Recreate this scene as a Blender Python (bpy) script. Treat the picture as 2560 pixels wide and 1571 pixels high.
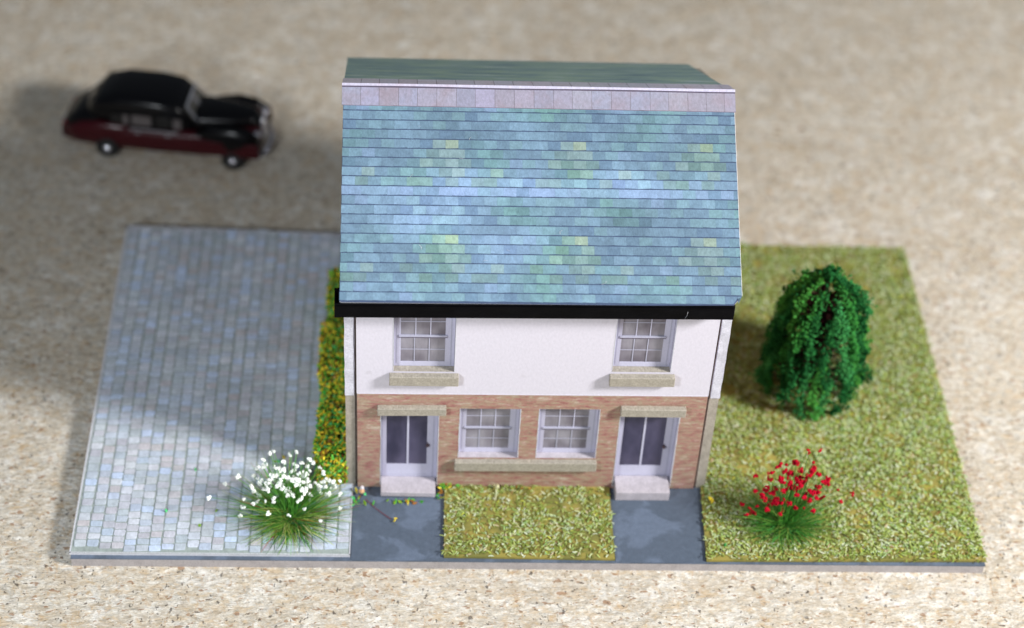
import bpy, math, random
from mathutils import Vector, Matrix, noise
random.seed(7)
sc = bpy.context.scene
for o in list(bpy.data.objects): bpy.data.objects.remove(o)
# ---- one unit is one centimetre of the table-top scene ----
sc.unit_settings.system = 'METRIC'; sc.unit_settings.scale_length = 0.01

# ================= camera =================
PITCH, YAW, ROLL, FPX = 0.7477, 0.0723, 0.0639, 5077.36
def cam_axes():
    cp, sp, cy, sy = math.cos(PITCH), math.sin(PITCH), math.cos(YAW), math.sin(YAW)
    f = Vector((sy*cp, cy*cp, -sp)); r = Vector((cy, -sy, 0)); u = r.cross(f)
    c, s = math.cos(ROLL), math.sin(ROLL)
    return r*c+u*s, -r*s+u*c, f
r_, u_, f_ = cam_axes()
cam = bpy.data.cameras.new('camera'); camo = bpy.data.objects.new('camera', cam); sc.collection.objects.link(camo)
m = Matrix((r_, u_, -f_)).transposed().to_4x4(); m.translation = Vector((4.9837, -20.0385, 23.7762)); camo.matrix_world = m
cam.sensor_width = 36; cam.lens = FPX/2560*36; cam.clip_start = 1; cam.clip_end = 600
cam.dof.use_dof = True; cam.dof.focus_distance = 29.75; cam.dof.aperture_fstop = 0.126; cam.dof.aperture_blades = 7
sc.camera = camo

# ================= room light =================
w = bpy.data.worlds.new("World"); sc.world = w; w.use_nodes = True
bg = w.node_tree.nodes['Background']; bg.inputs[0].default_value = (0.80, 0.90, 1.0, 1); bg.inputs[1].default_value = 0.125
def area(name, loc, target, size, power, col):
    l = bpy.data.lights.new(name, 'AREA'); l.shape = 'RECTANGLE'; l.size = size; l.size_y = size; l.energy = power; l.color = col
    o = bpy.data.objects.new(name, l); sc.collection.objects.link(o); o.location = loc
    o.rotation_euler = (Vector(loc)-Vector(target)).to_track_quat('Z', 'Y').to_euler(); return o
area('desk_lamp_right', (38.1, -11.7, 23.9), (6, 3, 1), 6.4, 27500, (1.0, 0.99, 0.98))
area('desk_lamp_left', (-4.0, -11.0, 12.5), (5, 3, 1), 3.2, 2250, (0.90, 0.95, 1.0))
sc.view_settings.view_transform = 'Standard'; sc.view_settings.look = 'None'; sc.view_settings.gamma = 1
sc.view_settings.exposure = 0.0

# ================= helpers =================
def lin(c):
    out = []
    for v in c[:3]:
        v /= 255.0; out.append(v/12.92 if v <= 0.04045 else ((v+0.055)/1.055)**2.4)
    return (out[0], out[1], out[2], 1.0)
def tag(o, label=None, cat=None, group=None, kind=None):
    if label: o['label'] = label
    if cat: o['category'] = cat
    if group: o['group'] = group
    if kind: o['kind'] = kind
    return o
def empty(name, loc, rz=0):
    o = bpy.data.objects.new(name, None); o.location = loc; o.rotation_euler = (0, 0, rz); o.empty_display_size = .2
    sc.collection.objects.link(o); return o
class MB:
    def __init__(s): s.v = []; s.f = []; s.c = []; s.m = []
    def face(s, pts, col=(1, 1, 1, 1), mi=0):
        n = len(s.v); s.v += [tuple(p) for p in pts]; s.f.append(tuple(range(n, n+len(pts)))); s.c.append(col); s.m.append(mi)
    def mesh(s, vs, fs, col=(1, 1, 1, 1), mi=0):
        n = len(s.v); s.v += [tuple(p) for p in vs]
        for f in fs: s.f.append(tuple(i+n for i in f)); s.c.append(col); s.m.append(mi)
    def box(s, x0, x1, y0, y1, z0, z1, col=(1, 1, 1, 1), mi=0, bev=0.0, fmi=None):
        if bev:
            b = bev; vs = []; idx = {}
            for sx in (0, 1):
                for sy in (0, 1):
                    for sz in (0, 1):
                        X, Y, Z = (x1 if sx else x0), (y1 if sy else y0), (z1 if sz else z0)
                        dx, dy, dz = (-b if sx else b), (-b if sy else b), (-b if sz else b)
                        for k, p in enumerate(((X, Y+dy, Z+dz), (X+dx, Y, Z+dz), (X+dx, Y+dy, Z))):
                            idx[(sx, sy, sz, k)] = len(vs); vs.append(p)
            fs = []
            for a in (0, 1):
                q = [idx[(a, 0, 0, 0)], idx[(a, 1, 0, 0)], idx[(a, 1, 1, 0)], idx[(a, 0, 1, 0)]]; fs.append(q if a else q[::-1])
                q = [idx[(0, a, 0, 1)], idx[(0, a, 1, 1)], idx[(1, a, 1, 1)], idx[(1, a, 0, 1)]]; fs.append(q if a else q[::-1])
                q = [idx[(0, 0, a, 2)], idx[(1, 0, a, 2)], idx[(1, 1, a, 2)], idx[(0, 1, a, 2)]]; fs.append(q if a else q[::-1])
            for i in (0, 1):
                for j in (0, 1):
                    fs.append([idx[(i, j, 0, 0)], idx[(i, j, 1, 0)], idx[(i, j, 1, 1)], idx[(i, j, 0, 1)]])
                    fs.append([idx[(i, 0, j, 0)], idx[(i, 1, j, 0)], idx[(i, 1, j, 2)], idx[(i, 0, j, 2)]])
                    fs.append([idx[(0, i, j, 1)], idx[(1, i, j, 1)], idx[(1, i, j, 2)], idx[(0, i, j, 2)]])
                    for k in (0, 1): fs.append([idx[(i, j, k, 0)], idx[(i, j, k, 1)], idx[(i, j, k, 2)]])
            s.mesh(vs, fs, col, mi); return
        vs = [(x0, y0, z0), (x1, y0, z0), (x1, y1, z0), (x0, y1, z0), (x0, y0, z1), (x1, y0, z1), (x1, y1, z1), (x0, y1, z1)]
        fs = [(0, 3, 2, 1), (4, 5, 6, 7), (0, 1, 5, 4), (1, 2, 6, 5), (2, 3, 7, 6), (3, 0, 4, 7)]
        n = len(s.v); s.v += vs
        for k, f in enumerate(fs):
            s.f.append(tuple(i+n for i in f)); s.c.append(col); s.m.append(fmi[k] if fmi else mi)
    def build(s, name, mats, parent=None, loc=(0, 0, 0), smooth=False, fixn=False):
        me = bpy.data.meshes.new(name); me.from_pydata(s.v, [], s.f)
        for mt in (mats if isinstance(mats, (list, tuple)) else [mats]): me.materials.append(mt)
        me.polygons.foreach_set('material_index', s.m)
        ca = me.color_attributes.new('Col', 'FLOAT_COLOR', 'CORNER')
        buf = []
        for f, c in zip(s.f, s.c):
            for _ in f: buf += list(c)
        ca.data.foreach_set('color', buf)
        if smooth: me.polygons.foreach_set('use_smooth', [True]*len(me.polygons))
        me.update()
        if fixn:
            import bmesh
            bm = bmesh.new(); bm.from_mesh(me); bmesh.ops.recalc_face_normals(bm, faces=bm.faces); bm.to_mesh(me); bm.free()
        o = bpy.data.objects.new(name, me); o.location = loc; o.parent = parent; sc.collection.objects.link(o)
        return o
# icosphere template
def ico():
    t = (1+5**.5)/2
    vs = [Vector(p).normalized() for p in [(-1, t, 0), (1, t, 0), (-1, -t, 0), (1, -t, 0), (0, -1, t), (0, 1, t), (0, -1, -t), (0, 1, -t), (t, 0, -1), (t, 0, 1), (-t, 0, -1), (-t, 0, 1)]]
    fs = [(0, 11, 5), (0, 5, 1), (0, 1, 7), (0, 7, 10), (0, 10, 11), (1, 5, 9), (5, 11, 4), (11, 10, 2), (10, 7, 6), (7, 1, 8), (3, 9, 4), (3, 4, 2), (3, 2, 6), (3, 6, 8), (3, 8, 9), (4, 9, 5), (2, 4, 11), (6, 2, 10), (8, 6, 7), (9, 8, 1)]
    return vs, fs
ICO = ico()
def blob(mb, p, r, col, jit=.3, mi=0):
    p = Vector(p); mb.mesh([p+v*r*random.uniform(1-jit, 1+jit) for v in ICO[0]], ICO[1], col, mi)
def ribbon(mb, pts, wid, col, side=None, mi=0):
    """a thin tapered blade through pts; three-sided so that it has body"""
    n = len(pts); vs = []
    for i, p in enumerate(pts):
        a = pts[max(0, i-1)]; b = pts[min(n-1, i+1)]; t = (b-a).normalized()
        s = t.cross(Vector((0, 0, 1)))
        if s.length < .1: s = Vector((1, 0, 0))
        s = (side if side else s).normalized(); k = t.cross(s).normalized()
        wd = wid[i] if isinstance(wid, list) else wid
        vs += [p+s*wd*.5, p-s*wd*.5, p+k*wd*.35]
    fs = []
    for i in range(n-1):
        for a, b in ((0, 1), (1, 2), (2, 0)): fs.append((i*3+a, i*3+b, i*3+3+b, i*3+3+a))
    fs += [(0, 2, 1), (n*3-3, n*3-2, n*3-1)]
    mb.mesh(vs, fs, col, mi)
def vary(c, a=.1, rnd=random):
    k = 1+rnd.uniform(-a, a)
    return (c[0]*k*(1+rnd.uniform(-a, a)*.4), c[1]*k, c[2]*k*(1+rnd.uniform(-a, a)*.4), 1)

# ================= materials =================
class N:
    def __init__(s, name):
        s.mat = bpy.data.materials.new(name); s.mat.use_nodes = True; s.t = s.mat.node_tree
        s.b = s.t.nodes['Principled BSDF']; s.co = s.t.nodes.new('ShaderNodeTexCoord')
    def n(s, typ, **kw):
        x = s.t.nodes.new(typ)
        for k, v in kw.items():
            if k.startswith('i_'):
                k = k[2:]; k = int(k) if k.isdigit() else k.replace('_', ' ')
                x.inputs[k].default_value = v
            else: setattr(x, k, v)
        return x
    def l(s, a, b): s.t.links.new(a, b)
    def map(s, scale=(1, 1, 1), rot=(0, 0, 0), src=None, loc=(0, 0, 0)):
        x = s.n('ShaderNodeMapping'); x.inputs['Scale'].default_value = scale; x.inputs['Rotation'].default_value = rot; x.inputs['Location'].default_value = loc
        s.l(src or s.co.outputs['Object'], x.inputs[0]); return x.outputs[0]
    def noise(s, scale, vec=None, detail=3, rough=.55, dist=0):
        x = s.n('ShaderNodeTexNoise'); x.inputs['Scale'].default_value = scale; x.inputs['Detail'].default_value = detail; x.inputs['Roughness'].default_value = rough; x.inputs['Distortion'].default_value = dist
        s.l(vec or s.co.outputs['Object'], x.inputs['Vector']); return x
    def ramp(s, src, stops, interp='LINEAR'):
        x = s.n('ShaderNodeValToRGB'); e = x.color_ramp; e.interpolation = interp
        while len(e.elements) < len(stops): e.elements.new(.5)
        for q, (p, c) in zip(e.elements, stops): q.position = p; q.color = c if len(c) == 4 else lin(c)
        s.l(src, x.inputs[0]); return x.outputs[0]
    def mix(s, fac, a, b, mode='MIX'):
        x = s.n('ShaderNodeMix', data_type='RGBA', blend_type=mode)
        for sock, v in ((x.inputs[0], fac), (x.inputs[6], a), (x.inputs[7], b)):
            if hasattr(v, 'links'): s.l(v, sock)
            else: sock.default_value = v
        return x.outputs[2]
    def math(s, op, a, b=0.5):
        x = s.n('ShaderNodeMath', operation=op)
        for sock, v in ((x.inputs[0], a), (x.inputs[1], b)):
            if hasattr(v, 'links'): s.l(v, sock)
            else: sock.default_value = v
        return x.outputs[0]
    def bump(s, h, strength=.3, dist=.01):
        x = s.n('ShaderNodeBump'); x.inputs['Strength'].default_value = strength; x.inputs['Distance'].default_value = dist
        s.l(h, x.inputs['Height']); s.l(x.outputs[0], s.b.inputs['Normal']); return x
    def fin(s, col=None, rough=.7, spec=.3, metal=0):
        if col is not None:
            if hasattr(col, 'links'): s.l(col, s.b.inputs['Base Color'])
            else: s.b.inputs['Base Color'].default_value = col
        s.b.inputs['Roughness'].default_value = rough; s.b.inputs['Specular IOR Level'].default_value = spec; s.b.inputs['Metallic'].default_value = metal
        return s.mat
W4 = (1, 1, 1, 1)
def grey(v): return (v, v, v, 1)
def paper(name, col, var=.12, rough=.65, scale=3, grain=.35, spec=.3):
    """printed or plain card: faint mottling and a fine paper grain"""
    s = N(name); a = s.noise(scale, detail=5).outputs[0]; g = s.noise(45, s.map((1, .55, 1), (0, 0, .7)), 3, .6).outputs[0]
    c = s.mix(1, lin(col), s.ramp(a, [(.3, grey(1-var)), (.7, grey(1+var*.4))]), 'MULTIPLY')
    c = s.mix(1, c, s.ramp(g, [(.3, grey(1-grain*.3)), (.72, grey(1+grain*.25))]), 'MULTIPLY')
    s.bump(g, .35, .008); return s.fin(c, rough, spec)
def print_col(name, var=.1, grain=.5, rough=.55, by_attr=False, streak=(1, 1, 1)):
    """print whose tone comes from each piece's own colour"""
    s = N(name)
    if by_attr: base = s.n('ShaderNodeAttribute', attribute_name='Col').outputs['Color']
    else: base = s.n('ShaderNodeObjectInfo').outputs['Color']
    geo = s.n('ShaderNodeNewGeometry').outputs['Position']
    g = s.noise(38, s.map((1, .5, 1), (0, 0, .7), geo), 4, .65).outputs[0]; a = s.noise(9, s.map(streak, (0, 0, 0), geo), 4).outputs[0]
    lo = s.noise(1.1, geo, 2).outputs[0]
    c = s.mix(1, base, s.ramp(a, [(.3, grey(1-var)), (.7, grey(1+var))]), 'MULTIPLY')
    c = s.mix(1, c, s.ramp(lo, [(.35, grey(.93)), (.65, grey(1.07))]), 'MULTIPLY')
    c = s.mix(1, c, s.ramp(g, [(.32, grey(1-grain*.35)), (.7, grey(1+grain*.4))]), 'MULTIPLY')
    s.bump(g, .4, .008); return s.fin(c, rough, .35)

M = {}
# chipboard
s = N('chipboard')
warp = s.noise(2.2, detail=3); wv = s.n('ShaderNodeVectorMath', operation='MULTIPLY_ADD'); wv.inputs[1].default_value = (.10, .10, 0)
s.l(warp.outputs['Color'], wv.inputs[0]); s.l(s.co.outputs['Object'], wv.inputs[2]); P = wv.outputs[0]
def flakes(sc_, rot, rnd=1.0):
    v = s.n('ShaderNodeTexVoronoi'); v.inputs['Scale'].default_value = 1; v.inputs['Randomness'].default_value = rnd
    s.l(s.map(sc_, (0, 0, rot), P), v.inputs['Vector']); return v
f1 = flakes((3.5, 8, 1), .95); f2 = flakes((9, 5, 1), .25); f3 = flakes((8, 16, 1), -.7); f4 = flakes((17, 22, 1), 0)
base = s.mix(.5, s.ramp(f1.outputs['Color'], [(0, (240, 235, 222)), (.5, (226, 216, 196)), (.85, (212, 196, 166)), (1, (194, 160, 116))]),
             s.ramp(f2.outputs['Color'], [(0, (244, 240, 230)), (.5, (222, 212, 190)), (.9, (202, 184, 152)), (1, (176, 138, 94))]))
base = s.mix(.5, base, s.ramp(f3.outputs['Color'], [(0, (248, 245, 238)), (.5, (222, 212, 192)), (.85, (198, 178, 146)), (1, (158, 118, 78))]))
base = s.mix(.35, base, s.ramp(f4.outputs['Color'], [(0, (250, 248, 242)), (.6, (208, 194, 170)), (1, (158, 134, 106))]))
spk = s.noise(30, s.map((1, 2.2, 1), (0, 0, .75), P), 3, .6).outputs[0]
base = s.mix(1, base, s.ramp(spk, [(.3, grey(.68)), (.5, grey(1)), (.68, grey(1.14))]), 'MULTIPLY')
mid_ = s.noise(5.5, s.map((1, 1.8, 1), (0, 0, .4), P), 4, .65).outputs[0]
base = s.mix(1, base, s.ramp(mid_, [(.32, grey(.72)), (.5, grey(1)), (.68, grey(1.1))]), 'MULTIPLY')
big = s.noise(1.1, detail=4).outputs[0]; base = s.mix(1, base, s.ramp(big, [(.3, grey(.9)), (.7, grey(1.05))]), 'MULTIPLY')
hs = s.n('ShaderNodeHueSaturation'); hs.inputs['Saturation'].default_value = .80; s.l(base, hs.inputs['Color']); base = s.mix(1, hs.outputs[0], grey(.93), 'MULTIPLY')
blot = s.noise(2.4, s.map((1, 1.35, 1), (0, 0, .5), None, (4, 4, 0)), 5, .7).outputs[0]
base = s.mix(s.ramp(blot, [(.45, grey(0)), (.68, grey(.55))]), base, lin((186, 166, 138))); base = s.mix(s.ramp(blot, [(.32, grey(.5)), (.45, grey(0))]), base, lin((244, 241, 236)))
base = s.mix(s.ramp(s.noise(8, s.map((1, 1.7, 1), (0, 0, 1.0), P, (8, 8, 0)), 4, .7, .6).outputs[0], [(.54, grey(0)), (.66, grey(.55))]), base, lin((202, 176, 136)))
def fleck(scale, stretch, rot, loc, lo, hi, amount, col, detail=3, dist=.15):
    global base
    k = s.ramp(s.noise(scale, s.map(stretch, (0, 0, rot), P, loc), detail, .6, dist).outputs[0], [(lo, grey(0)), (hi, grey(1))])
    base = s.mix(s.math('MULTIPLY', k, amount), base, lin(col))
fleck(3.4, (1, 2.4, 1), .6, (0, 0, 0), .59, .64, .42, (204, 176, 136))
fleck(4.6, (2.2, 1, 1), .3, (3, 9, 0), .61, .65, .42, (192, 158, 116))
fleck(5.5, (1, 1.9, 1), -.9, (3, 7, 0), .632, .655, .7, (150, 108, 72), 2)
fleck(5.2, (1, 2.1, 1), -.9, (11, 2, 0), .648, .668, .85, (84, 66, 52), 5)
fleck(9, (1.5, 1, 1), .2, (1, 5, 0), .645, .665, .75, (66, 58, 52), 3)
fleck(8, (1.2, 5, 1), .8, (5, 1, 0), .63, .70, .7, (252, 250, 244), 2)
s.bump(s.math('ADD', s.noise(16, s.map((1, 2.5, 1), (0, 0, .7), P), 4, .7).outputs[0], s.math('MULTIPLY', f3.outputs['Distance'], .6)), .8, .03)
M['chipboard'] = s.fin(base, .6, .3)
M['board_core'] = paper('grey_board_core', (172, 166, 166), .15, .8, 6, .6)
s = N('slate_blue_paint')
a = s.noise(1.3, detail=4, dist=.6).outputs[0]; g = s.noise(12, detail=5).outputs[0]; fine = s.noise(60, detail=2).outputs[0]
c = s.mix(s.ramp(a, [(.46, grey(0)), (.52, grey(1))]), lin((98, 110, 128)), lin((84, 95, 110)))
c = s.mix(1, c, s.ramp(g, [(.3, grey(.88)), (.7, grey(1.08))]), 'MULTIPLY'); c = s.mix(1, c, s.ramp(fine, [(.3, grey(.94)), (.7, grey(1.05))]), 'MULTIPLY')
s.bump(s.math('ADD', g, a), .3, .02); M['paint'] = s.fin(c, .5, .4)
M['card_edge'] = paper('white_card_edge', (205, 206, 212), .12, .7, 8, .4)
M['mortar'] = paper('printed_mortar', (158, 168, 164), .2, .6, 7, .6)
M['sett'] = print_col('printed_sett', .12, .35, .6); M['sett_far'] = print_col('printed_sett_far', .12, .35, .6, True)
s = N('lawn_card'); c = s.mix(s.ramp(s.noise(3, detail=4).outputs[0], [(.4, grey(0)), (.6, grey(1))]), lin((150, 138, 70)), lin((118, 116, 62)))
M['lawn'] = s.fin(c, .8, .2)
s = N('static_grass'); a = s.n('ShaderNodeAttribute', attribute_name='Col'); s.b.inputs['Subsurface Weight'].default_value = 0
M['fibre'] = s.fin(a.outputs['Color'], .5, .35)
s = N('flock'); a = s.n('ShaderNodeAttribute', attribute_name='Col'); M['flock'] = s.fin(a.outputs['Color'], .9, .05)
s = N('textured_white_card'); g = s.noise(26, s.map((1, 1, .6), (0, .6, 0)), 4, .65).outputs[0]; a = s.noise(1.5, detail=3).outputs[0]
c = s.mix(1, lin((210, 206, 217)), s.ramp(g, [(.3, grey(.93)), (.7, grey(1.04))]), 'MULTIPLY')
sm = s.ramp(s.noise(2.3, s.map((1, 1, 1.5)), 2, .4, .3).outputs[0], [(.72, grey(0)), (.78, grey(1))]); c = s.mix(s.math('MULTIPLY', sm, .25), c, lin((170, 164, 172)))
s.bump(g, .25, .008); M['plaster'] = s.fin(c, .6, .35)
s = N('printed_brickwork')
st = s.noise(2.6, s.map((1, 1, 3.6), (0, .05, 0)), 5, .68, .4).outputs[0]; st2 = s.noise(5, s.map((1, 1, 3), (0, -.07, 0), loc=(3, 0, 1)), 4, .7).outputs[0]
c = s.ramp(st, [(.34, (122, 80, 80)), (.43, (162, 108, 106)), (.5, (168, 148, 130)), (.56, (164, 110, 106)), (.64, (198, 182, 170))])
c = s.mix(.5, c, s.ramp(st2, [(.37, (134, 84, 78)), (.47, (168, 130, 116)), (.55, (152, 142, 112)), (.65, (198, 184, 168))]))
wv = s.n('ShaderNodeTexWave', bands_direction='Z', wave_profile='SIN'); wv.inputs['Scale'].default_value = 4.3; wv.inputs['Distortion'].default_value = 3.2; wv.inputs['Detail'].default_value = 3; wv.inputs['Detail Scale'].default_value = 1.2
s.l(s.map((.5, 1, 1)), wv.inputs['Vector']); c = s.mix(.45, c, s.mix(1, c, s.ramp(wv.outputs['Fac'], [(.1, grey(.84)), (.5, grey(1.02)), (1, grey(1.08))]), 'MULTIPLY'))
g = s.noise(40, detail=3).outputs[0]; c = s.mix(1, c, s.ramp(g, [(.3, grey(.93)), (.7, grey(1.06))]), 'MULTIPLY'); s.bump(g, .3, .008)
M['brick'] = s.fin(c, .6, .3)
M['bare_card'] = paper('bare_grey_card', (166, 158, 146), .22, .8, 7, .8)
M['whitewash'] = paper('whitewashed_card', (208, 207, 218), .22, .6, 5, .7)
M['stone'] = paper('printed_sandstone', (164, 157, 144), .16, .65, 14, .9)
M['step'] = paper('pale_step_card', (184, 177, 183), .14, .6, 7, .5)
M['frame'] = paper('printed_white_frame', (194, 193, 213), .06, .5, 3, .2)
M['reveal'] = paper('cut_card_reveal', (196, 193, 210), .1, .6, 6, .3)
M['bar'] = paper('printed_glazing_bar', (176, 176, 194), .06, .5, 5, .2)
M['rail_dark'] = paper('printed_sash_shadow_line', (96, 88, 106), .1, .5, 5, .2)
s = N('printed_net_curtain'); a = s.noise(1.8, detail=2).outputs[0]; b_ = s.noise(22, s.map((1, 1, .3)), 2).outputs[0]
c = s.mix(1, s.ramp(a, [(.35, (104, 98, 108)), (.65, (150, 147, 156))]), s.ramp(b_, [(.3, grey(.92)), (.7, grey(1.06))]), 'MULTIPLY'); M['curtain'] = s.fin(c, .4, .4)
s = N('printed_door_glass'); a = s.noise(2.4, s.map((1, 1, .5)), 3).outputs[0]; c = s.ramp(a, [(.35, (52, 50, 70)), (.65, (84, 80, 104))]); M['door_glass'] = s.fin(c, .35, .5)
M['handle'] = paper('printed_brown_handle', (84, 68, 72), .1, .5, 5, .1)
s = N('black_card'); g = s.noise(5, s.map((.6, 1, 1)), 4).outputs[0]; s.bump(g, .5, .05); c = s.ramp(g, [(.3, (3, 3, 5)), (.7, (8, 8, 12))]); M['black'] = s.fin(c, .5, .06)
M['slate_gap'] = paper('printed_slate_joint', (70, 84, 112), .15, .6, 6, .4)
M['slate'] = print_col('printed_slate', .12, .4, .55); M['slate_far'] = print_col('printed_slate_far', .12, .4, .55, True)
s = N('rear_slope_print'); st = s.noise(2.2, s.map((.5, 3, 3)), 5, .65).outputs[0]
c = s.ramp(st, [(.34, (110, 134, 142)), (.48, (142, 166, 166)), (.56, (150, 174, 154)), (.66, (176, 194, 202))]); M['rear'] = s.fin(c, .7, .12)
s = N('ridge_capping_print'); ob = s.n('ShaderNodeObjectInfo').outputs['Color']; g = s.noise(28, s.map((1, .4, 1), (0, 0, .7)), 4, .7).outputs[0]; lo = s.noise(3, detail=3).outputs[0]
c = s.mix(s.ramp(lo, [(.5, grey(0)), (.75, grey(.5))]), ob, lin((200, 176, 186))); c = s.mix(1, c, s.ramp(g, [(.3, grey(.82)), (.7, grey(1.13))]), 'MULTIPLY'); s.bump(g, .5, .01); M['ridge'] = s.fin(c, .5, .4)
M['rust'] = paper('printed_rust_joint', (142, 124, 138), .3, .6, 9, .4)
def gloss(name, col, rough, metal=0, spec=.5): return N(name).fin(lin(col), rough, spec, metal)
M['car_black'] = gloss('gloss_black_enamel', (4, 4, 7), .25, 0, .25); M['car_red'] = gloss('gloss_maroon_enamel', (56, 4, 14), .25, 0, .3)
M['chrome'] = gloss('silver_paint', (205, 205, 215), .2, .7); M['tyre'] = gloss('rubber', (14, 14, 15), .7); M['car_glass'] = gloss('smoked_windscreen', (70, 68, 64), .2)
M['car_glass_dark'] = gloss('dark_side_glass', (18, 18, 20), .1); M['pillar'] = gloss('pale_interior', (84, 78, 78), .5); M['lamp_red'] = gloss('tail_lamp_red', (120, 16, 20), .2)
M['bark'] = gloss('tree_wire_bark', (52, 26, 24), .8, 0, .1)

# ================= worktop and baseboard =================
ZT = -0.183
mb = MB(); mb.box(-45, 60, -30, 75, ZT-1.8, ZT); tag(mb.build('worktop', M['chipboard']), kind='structure', label='speckled cream chipboard worktop under the model')
base = empty('baseboard', (7, 3.7, ZT)); tag(base, 'long grey card baseboard edged in slate blue under the whole model', 'baseboard')
def poly_prism(mb, pts, z0, z1, mi_top=0, mi_side=0):
    n = len(pts); mb.face([(x, y, z1) for x, y in pts], mi=mi_top); mb.face([(x, y, z0) for x, y in pts][::-1], mi=mi_side)
    for i in range(n):
        a, b = pts[i], pts[(i+1) % n]; mb.face([(a[0], a[1], z0), (b[0], b[1], z0), (b[0], b[1], z1), (a[0], a[1], z1)], mi=mi_side)
rel = lambda pts, ox=7, oy=3.7: [(x-ox, y-oy) for x, y in pts]
mb = MB(); poly_prism(mb, rel([(.03, 0), (13.97, 0), (13.93, 7.36), (.05, 7.6)]), .002, .166); mb.build('board_core', M['board_core'], base)
mb = MB(); poly_prism(mb, rel([(.02, -.006), (13.985, -.006), (13.94, 7.37), (.045, 7.61)]), .167, .182); mb.build('painted_top', M['paint'], base)
# paths
for pts in ([(4.225, .002), (5.63, .002), (5.64, 1.62), (4.225, 1.62)], [(8.262, .002), (9.645, .002), (9.70, 1.6), (8.262, 1.6)]):
    mb = MB(); poly_prism(mb, pts, .0, .006); tag(mb.build('path', M['paint']), kind='structure', label='slate blue painted garden path leading to a front step')
# yard
yard = [(0.0, .06), (4.215, .06), (4.235, 7.5), (0.03, 7.64)]
mb = MB(); poly_prism(mb, yard, .002, .05, 1, 0); yo = mb.build('yard', [M['card_edge'], M['mortar']]); tag(yo, kind='structure', label='blue grey cobbled yard printed on card beside the house')
mb = MB()
for a, b, c, d in (((0, .06), (4.215, .06), (4.215, .075), (0, .075)), ((.0, .06), (.022, .06), (.09, 7.6), (.03, 7.64)), ((.03, 7.57), (4.23, 7.43), (4.235, 7.5), (.03, 7.64)), ((4.2, .06), (4.215, .06), (4.235, 7.5), (4.215, 7.5))):
    mb.face([(*a, .058), (*b, .058), (*c, .058), (*d, .058)])
mb.build('cut_edge', M['card_edge'], yo)
SETT = [(192, 199, 211), (184, 192, 206), (190, 192, 202), (186, 194, 202), (190, 187, 192), (180, 189, 201), (178, 187, 196), (192, 198, 206), (184, 196, 214), (202, 206, 216), (186, 187, 196)]
sett_meshes = []
for k in range(8):
    q = MB(); x = .086+random.uniform(-.004, .005); y = .056+random.uniform(-.003, .003); ch = .012
    out = [(-x+ch*random.uniform(.6, 2), -y), (x-ch*random.uniform(.6, 2), -y), (x, -y+ch), (x, y-ch), (x-ch, y), (-x+ch, y), (-x, y-ch), (-x, -y+ch)]
    out = [(a+random.uniform(-.006, .006), b+random.uniform(-.005, .005)) for a, b in out]
    ins = [(a*.93, b*.92) for a, b in out]; n = 8
    vs = [(a, b, 0) for a, b in out]+[(a, b, .006) for a, b in out]+[(a, b, .010) for a, b in ins]
    fs = [(i, (i+1) % n, (i+1) % n+n, i+n) for i in range(n)]+[(i+n, (i+1) % n+n, (i+1) % n+2*n, i+2*n) for i in range(n)]+[tuple(range(2*n, 3*n))]
    q.mesh(vs, fs); sett_meshes.append(q)
def datas(qs, name, mat):
    out = []
    for q in qs:
        o = q.build(name, mat); out.append(o.data); bpy.data.objects.remove(o)
    return out
sd = datas(sett_meshes, 'sett', M['sett'])
places = []
nc = 22; pw = (4.19-.04)/nc
for i in range(nc):
    y = .085+random.uniform(0, .1)
    while y < 7.46:
        ln = random.uniform(.118, .162); 
        t = y/7.6; cx = .04+pw*(i+.5)+.05*t+.03*math.sin(y*1.1)*(.3+.7*math.sin(i*.9))*.6
        places.append((cx, y+ln/2, ln)); y += ln
places.sort(key=lambda p: p[1]); far = MB()
for n, (x, y, ln) in enumerate(places):
    c = vary(lin(random.choice(SETT)), .05)
    if random.random() < .1: c = vary(lin((190, 204, 228)), .04)
    k = random.randrange(8); rz = random.uniform(-.05, .05); sy = (ln-.014)/.112
    if n < 300:
        o = bpy.data.objects.new('sett', sd[k]); o.location = (x, y, .052); o.rotation_euler = (0, 0, rz); o.scale = (1, sy, 1); o.color = c; o.parent = yo; sc.collection.objects.link(o)
    else:
        q = sett_meshes[k]; far.mesh([(x+a*math.cos(rz)-b*sy*math.sin(rz), y+a*math.sin(rz)+b*sy*math.cos(rz), z+.052) for a, b, z in q.v], q.f, c)
tag(far.build('setts', M['sett_far'], yo), kind='stuff')

# ================= lawns =================
FIB = [((208, 218, 160), 4), ((180, 198, 112), 5), ((146, 166, 74), 5.5), ((222, 230, 198), 1.6), ((188, 208, 160), 2), ((120, 130, 56), 4.5), ((160, 196, 120), 1.5), ((200, 206, 80), .5), ((150, 116, 66), .5), ((214, 196, 160), .5)]
FC = [tuple(v*.80 for v in lin(c)[:3])+(1,) for c, _ in FIB]; FW = [w_ for _, w_ in FIB]
def fibre(mb, x, y, z, ln, wd, col, lift=.4):
    a = random.uniform(0, 2*math.pi); b = a+random.uniform(-1.3, 1.3); n = 4; p = Vector((x, y, z)); pts = []
    tilt = random.uniform(-.1, 1)*lift
    for i in range(n):
        t = i/(n-1); an = a*(1-t)+b*t; pts.append(p.copy()); p = p+Vector((math.cos(an)*math.cos(tilt), math.sin(an)*math.cos(tilt), math.sin(tilt)*(1-t*1.4)))*ln/(n-1)
    ribbon(mb, pts, [wd*.6, wd, wd, wd*.4], col)
def inside(x, y, poly):
    c = False; n = len(poly)
    for i in range(n):
        (x1, y1), (x2, y2) = poly[i], poly[i-1]
        if (y1 > y) != (y2 > y) and x < (x2-x1)*(y-y1)/(y2-y1)+x1: c = not c
    return c
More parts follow.
